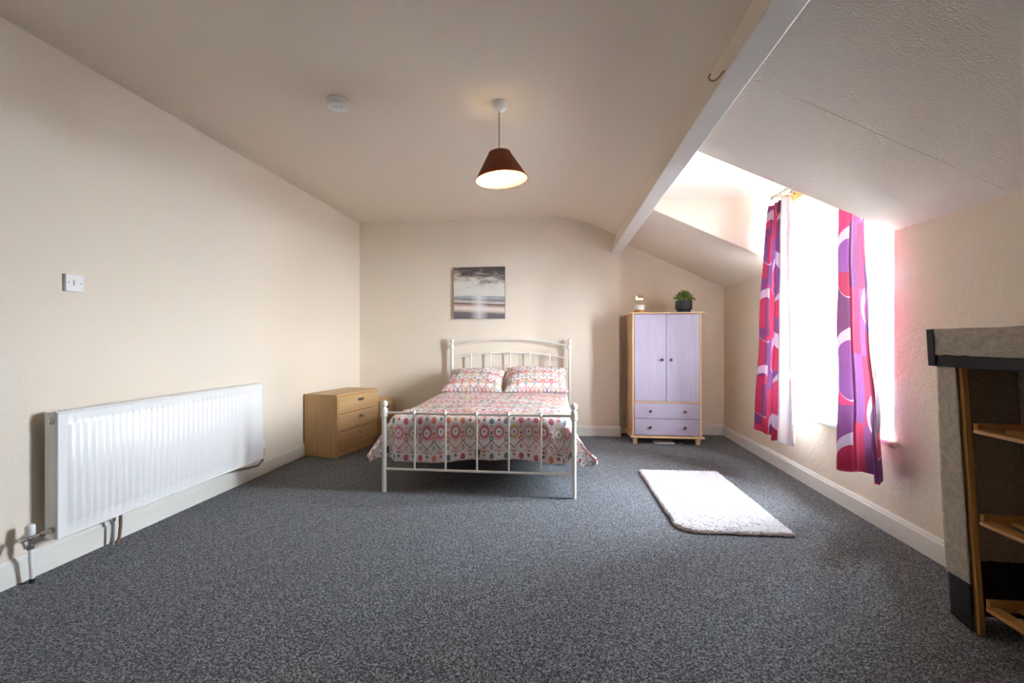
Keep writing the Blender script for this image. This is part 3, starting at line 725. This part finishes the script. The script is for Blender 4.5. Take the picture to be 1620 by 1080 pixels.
for k in range(1, 6):
    x = xl+(xr-xl)*k/6; zt = arc(k/6, .875, .950)
    s = part(bed, 'spindle', 'bed_paint', MB().tube([(x, yh, .30), (x, yh, zt)], .0075, 10))
    part(s, 'collar', 'bed_paint', MB().lathe([(.003, zt-.024), (.008, zt-.018), (.0165, zt), (.008, zt+.018), (.003, zt+.022)], (x, yh, 0), 4))
part(bed, 'head_rail', 'bed_paint', MB().tube([(xl, yh, .30), (xr, yh, .30)], .0095, 12))
for x in (xl+.012, xr-.012): part(bed, 'side_rail', 'black_plastic', B(x-.012, x+.012, .01, yh-.01, .275, .315, .003))
sl0 = None
for k in range(13):
    y = .12+k*(yh-.24)/12
    if sl0 is None: sl0 = part(bed, 'slat', 'pale_wood', B(xl+.02, xr-.02, -.035, .035, .315, .328, .002)); sl0.location = (0, y, 0)
    else: share(sl0, bed, (0, y, 0))
for x in (0,):
    part(bed, 'centre_leg', 'black_plastic', MB().tube([(x, 1.0, 0), (x, 1.0, .3)], .014, 10))
part(bed, 'centre_rail', 'black_plastic', B(-.015, .015, .01, yh-.01, .28, .314))

# mattress
mt = B(-.630, .630, .075, 1.985, .329, .505, .045, 4).build('mattress', 'mattress_cloth'); mt.location = (-.6, 3.16, 0)
tag(mt, 'pale mattress lying under the patterned duvet on bed', 'mattress')

# duvet: draped over mattress, foot drop inside the footboard, side lobes past the posts
HW, LEN, DS, DF, RB = .655, 1.845, .36, .305, .05
ZT = .545
def duvet(i, j):
    a = -(HW+DS)+i*2*(HW+DS); b = -.0+j*(LEN+DF)
    hw = HW-RB; ln = LEN-RB
    dx = max(abs(a)-hw, 0); dy = max(b-ln, 0); sg = 1 if a > 0 else -1
    r = math.hypot(dx, dy)
    X = max(-hw, min(hw, a)); Y = min(b, ln)          # Y measured from head towards foot
    puff = .014*noise.noise(Vector((a*3.1, b*2.7, 1.3)))+.008*noise.noise(Vector((a*8, b*9, 4)))
    Z = ZT+puff+.012*(1-(a/(HW))**2 if abs(a) < HW else 0)-.03*max(0, 1-b/.5)
    if r > 0:
        nx, ny = dx/r, dy/r
        r *= 1-(.30 if sg > 0 else .16)*(2*nx*ny)**1.5
        phi = math.atan2(dy, dx)
        side = math.cos(phi)
        foot = max(0, min(1, (b-(ln-.55))/.55))
        bt = .10*side+.50*side**.7*foot**2 if side > 0 else 0
        bt += .10*side*math.sin(b*13+sg*1.2)*(1 if r > .1 else r/.1)
        arcl = RB*(PI/2-bt)
        if r < arcl: an = r/RB; out = RB*math.sin(an); dn = RB*(1-math.cos(an))
        else:
            an = PI/2-bt; out = RB*math.sin(an)+(r-arcl)*math.sin(bt); dn = RB*(1-math.cos(an))+(r-arcl)*math.cos(bt)
        X += sg*nx*out; Y += ny*out; Z -= dn
        if dy > 0:
            Y += .010*math.sin(a*17)*min(1, dn/.15)+.007*noise.noise(Vector((a*7, b*7, 2)))*min(1, dn/.1)
            Z += .016*math.sin(a*5.2+.6)*dn/.3+ .0
    y = 5.04-Y
    y = max(y, 3.188+.004*math.sin(a*31))
    return (-.6+X, y, Z)
dm = MB(); dm.grid(duvet, 150, 150, lambda i, j: (-(HW+DS)+i*2*(HW+DS)+2, (LEN-RB)-j*(LEN+DF)+.26*20+.03))
dv = dm.build('duvet', 'ikat_duvet', ang=180); tag(dv, 'white duvet with multicoloured ikat pattern draped over the bed', 'duvet')
so_ = dv.modifiers.new('thick', 'SOLIDIFY'); so_.thickness = .012; so_.offset = -1

# pillows
def pillow(cx, cy, cz, wd, ht, th, tilt, rz, seed, label):
    def shp(side):
        def f(i, j):
            x = 2*i-1; y = 2*j-1
            e = max(0, (1-abs(x)**2.6))**.5*max(0, (1-abs(y)**2.4))**.5
            pin = 1-.13*(1-abs(x)**2)*abs(y)**4
            pinx = 1-.09*(1-abs(y)**2)*abs(x)**4
            n_ = .010*noise.noise(Vector((x*2.6+seed, y*2.4, side)))+.005*noise.noise(Vector((x*7+seed, y*7, side)))
            return (x*wd/2*pinx, y*ht/2*pin, side*(th/2*e+n_*(e > .02)))
        return f
    m1 = MB(); m1.grid(shp(1), 40, 30, lambda i, j: (i*wd+seed*.13, j*ht+.03)); u1 = list(m1.uv)
    m1.grid(shp(-1), 40, 30, lambda i, j: (i*wd+seed*.13, j*ht+.03)); m1.uv = u1+m1.uv
    o = m1.build('pillow', 'ikat_pillow', ang=180)
    o.location = (cx, cy, cz); o.rotation_euler = (tilt, 0, rz)
    tag(o, label, 'pillow', 'ikat pillows at the headboard')
pillow(-.945, 4.90, .645, .66, .43, .20, math.radians(27), math.radians(-3), 1.0, 'ikat patterned pillow on the chest of drawers side of bed')
pillow(-.275, 4.90, .665, .68, .43, .19, math.radians(32), math.radians(2), 5.0, 'ikat patterned pillow on the wardrobe side of the bed')

# ------------------------------------------------------------------ chest of drawers and bedside cabinet
def drawers(name, label, loc, rz, W, D, H, nd, plinth, ov):
    t = thing(name, label, 'drawers' if nd > 1 else 'bedside cabinet', loc, rz)
    # local: x = depth (front at D), y = width
    part(t, 'side_panel', 'oak_upright', B(0, D, 0, .016, 0, H-.018, .001)); part(t, 'side_panel', 'oak_upright', B(0, D, W-.016, W, 0, H-.018, .001))
    part(t, 'top', 'oak_along', B(0, D+ov, -.001, W+.001, H-.018, H, .0015))
    part(t, 'back_panel', 'oak_upright', B(0.001, .007, .014, W-.014, .02, H-.016))
    part(t, 'bottom_panel', 'oak_along', B(.005, D-.02, .014, W-.014, plinth-.015, plinth))
    part(t, 'plinth', 'oak_along', B(D-.045, D-.030, .014, W-.014, 0, plinth-.004))
    hh = (H-.018-plinth)/nd
    for k in range(nd):
        z0 = plinth+k*hh+.002; z1 = plinth+(k+1)*hh-.003
        d = part(t, 'drawer', 'oak_along', B(D-.016, D+.001, .018, W-.018, z0, z1, .0012))
        kn = MB(); yc, zc = W*.53, z1-.32*(z1-z0)
        kn.box(D, D+.016, yc-.012, yc+.012, zc-.008, zc+.008, .001); kn.box(D+.014, D+.026, yc-.030, yc+.030, zc-.015, zc+.015, .005, 3)
        part(d, 'knob', 'steel_satin', kn)
    return t
drawers('chest_of_drawers', 'oak-effect three-drawer chest standing at an angle in the corner', (-2.420, 4.050, 0), math.radians(-10.5), .655, .365, .583, 3, .075, 0.0)
drawers('bedside_cabinet', 'low oak-effect bedside cabinet between chest and bed', (-2.33, 4.79, 0), 0, .41, .352, .42, 2, .05, 0.0)

# ------------------------------------------------------------------ wardrobe
wd = thing('wardrobe', 'lilac two-door wardrobe with two drawers and pale wood carcass', 'wardrobe', (.727, 4.900, 0))
W_, D_, H_ = .710, .500, 1.383
part(wd, 'side_panel', 'maple', B(.004, .022, .004, D_, .085, H_-.016, .001)); part(wd, 'side_panel', 'maple', B(W_-.022, W_-.004, .004, D_, .085, H_-.016, .001))
part(wd, 'top', 'maple', B(-.018, W_+.018, -.018, D_, H_-.016, H_, .004))
part(wd, 'base', 'maple', B(-.020, W_+.022, -.022, D_, .068, .088, .004))
part(wd, 'back_panel', 'maple', B(.02, W_-.02, D_-.008, D_-.002, .085, H_-.015))
part(wd, 'rail', 'maple', B(.022, W_-.022, .006, .030, .432, .448))
part(wd, 'shelf', 'maple', B(.022, W_-.022, .03, D_-.01, .432, .446))
xm = W_/2-.006
for a, b_, kx in ((.026, xm-.0025, xm-.045), (xm+.0025, W_-.026, xm+.045)):
    d = part(wd, 'door', 'lilac_upright', B(a, b_, .000, .017, .451, H_-.020, .0015))
    part(d, 'knob', 'knob_brown', MB().lathe([(.006, 0), (.005, -.010), (.013, -.014), (.015, -.020), (.010, -.026), (.002, -.027)], (kx, 0, .885), 16, 'y'))
for z0, z1 in ((.272, .429), (.098, .267)):
    d = part(wd, 'drawer', 'lilac_across', B(.026, W_-.026, .000, .017, z0, z1, .0015))
    for kx in (.185, W_-.175):
        part(d, 'knob', 'knob_brown', MB().lathe([(.006, 0), (.005, -.010), (.013, -.014), (.015, -.020), (.010, -.026), (.002, -.027)], (kx, 0, (z0+z1)/2-.004), 16, 'y'))
for x in (.035, W_-.035):
    for y in (.03, D_-.035):
        part(wd, 'leg', 'maple', MB().lathe([(.021, 0), (.023, .01), (.027, .07)], (x, y, 0), 18))
ub = B(0, .20, 0, .12, .004, .016, .003).build('flat_board', 'white_plastic'); ub.location = (.97, 4.93, -.003); tag(ub, 'flat white board lying on carpet under the wardrobe', 'board')
ub2 = B(0, .03, 0, .03, 0, .012, .003).build('dark_clip', 'grey_plastic'); ub2.location = (1.22, 4.94, 0); tag(ub2, 'tiny dark clip on carpet under the wardrobe', 'clip')

# small filament lamp
fl = thing('filament_lamp', 'small lamp with glowing filament bulb on wardrobe top', 'lamp', (.822, 5.02, H_))
part(fl, 'wood_base', 'amber_wood', MB().lathe([(.054, 0), (.056, .003), (.056, .034)], (0, 0, 0), 28))
part(fl, 'ceramic_band', 'ceramic_white', MB().lathe([(.0555, .034), (.0555, .080), (.050, .086), (.020, .088)], (0, 0, 0), 28))
part(fl, 'bulb', 'bulb_glass', MB().lathe([(.018, .088), (.022, .100), (.036, .118), (.046, .140), (.046, .156), (.038, .176), (.022, .190), (.002, .194)], (0, 0, 0), 24, 'z', False))
part(fl, 'filament', 'filament_glow', MB().tube([(-.034, 0, .146), (-.030, 0, .150), (-.024, 0, .172), (-.028, 0, .176), (-.031, 0, .165), (-.028, 0, .146), (-.020, 0, .145), (-.012, 0, .156), (-.006, 0, .150), (-.010, 0, .144), (-.002, 0, .150), (.006, 0, .157), (.010, 0, .145), (.016, 0, .156), (.022, 0, .149), (.030, 0, .156), (.026, 0, .144), (.036, 0, .147)], .0028, 6))
part(fl, 'stem', 'steel_satin', MB().tube([(0, 0, .088), (0, 0, .146)], .0015, 6))
# potted plant
pp = thing('potted_plant', 'small leafy green plant in black pot on wardrobe top', 'plant', (1.282, 5.02, H_))
part(pp, 'pot', 'pot_black', MB().lathe([(.068, 0), (.070, .003), (.070, .030), (.084, .034), (.087, .040), (.087, .125), (.082, .125), (.081, .105), (.004, .104)], (0, 0, 0), 32))
part(pp, 'soil', 'soil', MB().lathe([(.081, .102), (.081, .110), (.004, .114)], (0, 0, 0), 24))
lf = MB(); rnd = random.Random(3)
stems = MB()
for k in range(90):
    a = rnd.uniform(0, 2*PI); tl = rnd.uniform(0, 1)**.6
    tip = Vector((.125*tl*math.cos(a), .105*tl*math.sin(a), .225-.095*tl**2+rnd.uniform(-.012, .012)))
    root = Vector((tip.x*.4, tip.y*.4, .108))
    stems.tube([root, (root+tip)/2+Vector((0, 0, .015)), tip], .0012, 4)
    for q in range(8):
        t_ = rnd.uniform(.45, 1.05); p = root.lerp(tip, t_)+Vector((0, 0, .015*math.sin(t_*PI)))
        dr_ = Vector((rnd.uniform(-1, 1), rnd.uniform(-1, 1), rnd.uniform(-.3, .9))).normalized(); ln_ = rnd.uniform(.014, .024)
        sd = dr_.cross(Vector((rnd.uniform(-1, 1), rnd.uniform(-1, 1), rnd.uniform(-1, 1)))).normalized()*ln_*.30
        nrm_ = dr_.cross(sd).normalized()*ln_*.08
        lf.add([p, p+dr_*ln_*.45+sd+nrm_, p+dr_*ln_, p+dr_*ln_*.45-sd+nrm_, p+dr_*ln_*.5], [(0, 4, 1), (1, 4, 2), (2, 4, 3), (3, 4, 0)])
st_ = part(pp, 'stems', 'leaf_green', stems); st_['kind'] = 'stuff'
lo_ = lf.build('leaves', 'leaf_green', pp, recalc=False); lo_['kind'] = 'stuff'

# ------------------------------------------------------------------ rug
rg = thing('bath_mat', 'pale lilac-grey shaggy mat on the carpet by the window', 'rug', (.955, 3.27, 0), math.radians(1.2))
RW, RL = .632, 1.215
def rugf(i, j):
    x = (i-.5)*RW; y = (j-.5)*RL
    e = min(min(i, 1-i)*RW, min(j, 1-j)*RL)
    cr = max(0, .10-math.hypot(i*RW, j*RL))*.30; x += cr; y += cr
    wob = .009*noise.noise(Vector((x*9, y*9, 3)))
    ex = x+wob*(1 if abs(i-.5) > .45 else 0); ey = y+.006*noise.noise(Vector((x*11, y*6, 8)))*(1 if abs(j-.5) > .45 else 0)
    z = .008+.014*min(1, e/.012)**.5+.0065*noise.noise(Vector((x*55, y*85, 0)))+.004*noise.noise(Vector((x*150, y*150, 5)))
    return (ex, ey, z)
pile = MB(); pile.grid(rugf, 150, 280); pobj = pile.build('pile', 'rug_pile', rg, ang=180)
bk = MB()
def bkf(i, j):
    p = rugf(i, j); return (p[0]*.985, p[1]*.99, .010)
bk.grid(bkf, 40, 60); o = bk.build('backing', 'rubber_dark', rg, ang=180); sd_ = o.modifiers.new('t', 'SOLIDIFY'); sd_.thickness = .0095; sd_.offset = -1

# ------------------------------------------------------------------ curtains, pole, batten, blocks
bt_ = B(XR-.028, XR, D0+.01, D1-.01, 2.195, 2.268, .002).build('wooden_batten', 'batten_wood'); tag(bt_, 'orange wooden batten fixed above the dormer window', 'batten')
PX0, PX1 = 1.700, 1.735     # pole x at far and near end
pz = 2.247
poleX = lambda y: PX0+(PX1-PX0)*(D1-.06-y)/(D1-D0-.1)
pole = thing('curtain_pole', 'slim brushed metal curtain pole above the dormer window', 'curtain pole', (0, 0, 0))
part(pole, 'rod', 'steel_satin', MB().tube([(poleX(3.90), 3.90, pz), (poleX(D0+.05), D0+.05, pz)], .0085, 12))
for y, s in ((3.90, 1), (D0+.05, -1)):
    part(pole, 'finial', 'steel_satin', MB().lathe([(.009, 0), (.014, s*.006), (.019, s*.020), (.016, s*.036), (.004, s*.042)], (poleX(y), y, pz), 16, 'y'))
for y in (3.80, 2.93):
    part(pole, 'bracket', 'steel_satin', MB().tube([(poleX(y), y, pz-.006), (XR-.029, y, pz-.006)], .006, 8).lathe([(.014, -.01), (.014, .01)], (poleX(y), y, pz), 14, 'y'))
rings = []
def ring(y):
    x = poleX(y); m_ = MB()
    m_.tube([(x+.017*math.cos(a), y+.002*math.sin(a), pz-.006+.017*math.sin(a)) for a in [2*PI*k/16 for k in range(17)]], .0022, 6)
    m_.tube([(x, y, pz-.023), (x, y, pz-.080)], .0016, 6)
    return part(pole, 'ring', 'steel_satin', m_)
def lerpk(keys, z):
    keys = sorted(keys)
    if z <= keys[0][0]: return keys[0][1]
    for (z0, a), (z1, b_) in zip(keys, keys[1:]):
        if z <= z1: t = (z-z0)/(z1-z0); t = t*t*(3-2*t); return a+(b_-a)*t
    return keys[-1][1]
def curtain(label, yl, yr, xc, ztop, zbot, folds, amp, width, uoff, seed, lin_from, turned=0):
    t = thing('curtain', label, 'curtain', (0, 0, 0), 0, None)
    def pos(s, k, off=0):
        zt = ztop; zb = zbot+.022*math.sin(s*PI*folds*1.3+seed)
        z = zb+(zt-zb)*k
        ya = lerpk(yl, z); yb = lerpk(yr, z)
        y = ya+(yb-ya)*s
        am = amp*(0.55+.65*(1-k)**.7)
        ph = 2*PI*folds*(s+.035*math.sin(3*s*PI+seed))+seed
        x = lerpk(xc, z)+(poleX(y)-1.715)*k+am*math.sin(ph)+am*.35*math.sin(ph*2.3+1)+.006*noise.noise(Vector((s*5, z*3, seed)))
        y += .010*math.sin(ph*1.0+1.1)*(.5+.5*(1-k))*min(1, 8*s*(1-s))
        x = min(x, XR-.012 if z > ZS+.02 else 1.797)
        if z > slopeZ(x)-.02: y = min(max(y, D0+.015), D1-.012)
        return (x+off, y, z)
    f = MB(); f.grid(lambda i, j: pos(i, j), 110, 70, lambda i, j: (i*width+uoff, j*(ztop-zbot)))
    face = f.build('cloth', 'curtain_cloth', t, ang=180)
    l = MB(); l.grid(lambda i, j: pos(lin_from[0]+(lin_from[1]-lin_from[0])*i, .012+j*.985, .009), 110, 60)
    l.build('lining', 'curtain_lining', t, ang=180)['label'] = 'pale backlit lining'
    if turned:
        q = MB(); q.grid(lambda i, j: pos(turned+(1.004-turned)*i, j, -.006), 40, 70, None)
        q.build('turned_lining', 'curtain_lining', t, ang=180)['label'] = 'pale lining turned towards the room'
    # pleat tape
    tp_ = MB(); tp_.grid(lambda i, j: (lambda p: (p[0]-.003, p[1], p[2]))(pos(i, .965+.035*j)), 90, 3, lambda i, j: (i*width+uoff, (.965+.035*j)*(ztop-zbot)))
    tp_.build('heading', 'curtain_cloth', t, ang=180)
    return t
curtain('gathered magenta and purple curtain with its pale lining showing beside the window reveal',
        [(.3, 4.10), (1.2, 4.00), (1.8, 3.945), (2.05, 3.93), (2.2, 3.90)], [(.3, 3.53), (1.3, 3.55), (2.2, 3.62)],
        [(.3, 1.66), (1.5, 1.665), (2.2, 1.69)], 2.168, .335, 4.0, .040, 1.05, .02, 0.6, (0, 1.012), .76)
curtain('wide magenta and purple curtain with silver rings partly hidden behind the sloped ceiling',
        [(.3, 3.02), (.9, 3.04), (1.3, 3.07), (2.2, 3.11)], [(.3, 2.62), (.6, 2.66), (1.2, 2.76), (1.75, 2.83), (2.2, 2.84)],
        [(.3, 1.71), (1.0, 1.725), (2.2, 1.745)], 2.168, .325, 2.6, .040, .86, 1.27, 2.2, (.04, .5))
for y in (3.87, 3.845, 3.82, 3.77, 3.735, 3.70, 3.655, 3.61): ring(y)
for y in (3.10, 3.06, 3.01, 2.97, 2.90, 2.86): ring(y)
b1 = B(-.045, .045, -.06, .06, 0, .026, .003).build('wooden_block', 'pale_wood'); b1.location = (1.905, 3.915, ZS+.003); b1.rotation_euler = (0, 0, .1); tag(b1, 'pale wooden block lying flat on the window sill', 'wooden block', 'wood blocks on the sill')
b2 = B(-.035, .05, -.05, .055, 0, .024, .003).build('wooden_block', 'pale_wood'); b2.location = (1.915, 3.925, ZS+.030); b2.rotation_euler = (0, 0, -.15); tag(b2, 'pale wooden block stacked on top of another at the sill', 'wooden block', 'wood blocks on the sill')

# ------------------------------------------------------------------ linen-covered shelf unit
su = thing('shelf_unit', 'pine slatted shelf unit under a linen and black fabric cover', 'shelf', (0, 0, 0))
SHR = .080                               # the flimsy unit leans towards the window
ux0, ux1, uy1, uy0 = 1.532, 1.815, 1.885, .92
lean = lambda p: (p[0], p[1]+SHR*p[2], p[2])
def leanmb(m_): m_.v = [lean(p) for p in m_.v]; return m_
for x in (ux0, ux1-.024):
    for y in (uy0, uy1-.024): part(su, 'post', 'pine_upright', leanmb(B(x, x+.021, y, y+.021, 0, 1.11, .002)))
for z in (.095, .400, .735):
    for y in (uy0+.026, uy1-.048):
        part(su, 'end_rail', 'pine_across', leanmb(B(ux0+.022, ux1-.022, y, y+.018, z+.002, z+.040, .002)))
    for k, x in enumerate((ux0+.004, ux0+.112, ux0+.222)):
        part(su, 'slat', 'pine_along', leanmb(B(x, x+.050, uy0+.01, uy1-.050, z+.006, z+.020, .002)))
part(su, 'end_rail', 'pine_across', leanmb(B(ux0+.022, ux1-.022, uy1-.022, uy1-.004, 1.06, 1.10, .002)))
# fabric cover
def cloth(name, mat, fn, nu, nv, label=None, th=.003):
    m_ = MB(); m_.grid(fn, nu, nv); o = m_.build(name, mat, su, ang=180)
    s_ = o.modifiers.new('t', 'SOLIDIFY'); s_.thickness = th; s_.offset = 0
    if label: o['label'] = label
    return o
ye = uy1+.085                              # far end of the cover
wr_ = lambda a, b_, s_: .004*noise.noise(Vector((a*9, b_*7, s_)))
cx = ux0-.006
def flapedge(z): return .012*math.sin(z*3.4+.4)
cloth('cover_flap', 'linen', lambda i, j: lean((cx-.004+wr_(i, j*3, 1), uy1-.012+(ye-uy1+.012+flapedge(.17+j*.82)*i)*i, .17+j*.82)), 10, 60)
cloth('cover_band', 'black_fabric', lambda i, j: lean((cx-.006+wr_(i, j, 2), uy1-.012+(ye-uy1+.012)*i, -.0+.004+j*.17+.012*i*(1-j))), 10, 14, 'black hem band')
cloth('end_panel', 'linen', lambda i, j: lean((cx+i*(ux1-cx+.004), ye+wr_(i*2, j*4, 3)*1.5, .22+j*.86)), 24, 50)
cloth('end_band', 'black_fabric', lambda i, j: lean((cx+i*(ux1-cx+.004), ye+.002+wr_(i*3, j, 4), .010+j*.215)), 20, 8)
cloth('back_panel', 'linen', lambda i, j: lean((ux1+.006+wr_(i*5, j*4, 5)*.5, uy0-.03+i*(ye-uy0+.03), .13+j*.96)), 40, 30)
# cap
def capf(i, j):
    y = uy0-.03+i*(ye+.012-uy0+.03); t = j
    if t < .5: z = 1.030+(t/.5)*.104; x = cx-.012
    else: z = 1.134+.004*math.sin((t-.5)*2*PI); x = cx-.012+(t-.5)/.5*(ux1-cx+.02)
    wk = .007*noise.noise(Vector((y*14, t*6, 9)))+.004*noise.noise(Vector((y*30, t*9, 2)))
    return lean((x-wk*(1 if t < .5 else 0), y, z+wk*.6*(1 if t >= .5 else 0)))
cloth('cover_cap', 'linen', capf, 70, 30)
cloth('cap_end', 'linen', lambda i, j: lean((cx-.012+i*(ux1-cx+.02), ye+.012, 1.030+j*.104)), 16, 8)
cloth('cap_corner', 'black_fabric', lambda i, j: lean((cx-.017, ye-.018+.036*i, .985+j*.150)), 6, 12, 'black corner strip')
cloth('cap_band', 'black_fabric', lambda i, j: lean((cx-.010+wr_(i*9, j, 7), uy0-.03+i*(ye+.012-uy0+.03), .985+j*.047)), 60, 6, 'black band below the cap')
cloth('cap_end_band', 'black_fabric', lambda i, j: lean((cx-.008+i*(ux1-cx+.014), ye+.009, .985+j*.047)), 16, 4)
cloth('floor_hem', 'mattress_cloth', lambda i, j: (ux0+.03+.10*i+.02*math.sin(j*5), 1.72-.40*j+.02*i, .004+.006*math.sin(i*PI)), 8, 14, 'pale hem lying on the carpet')
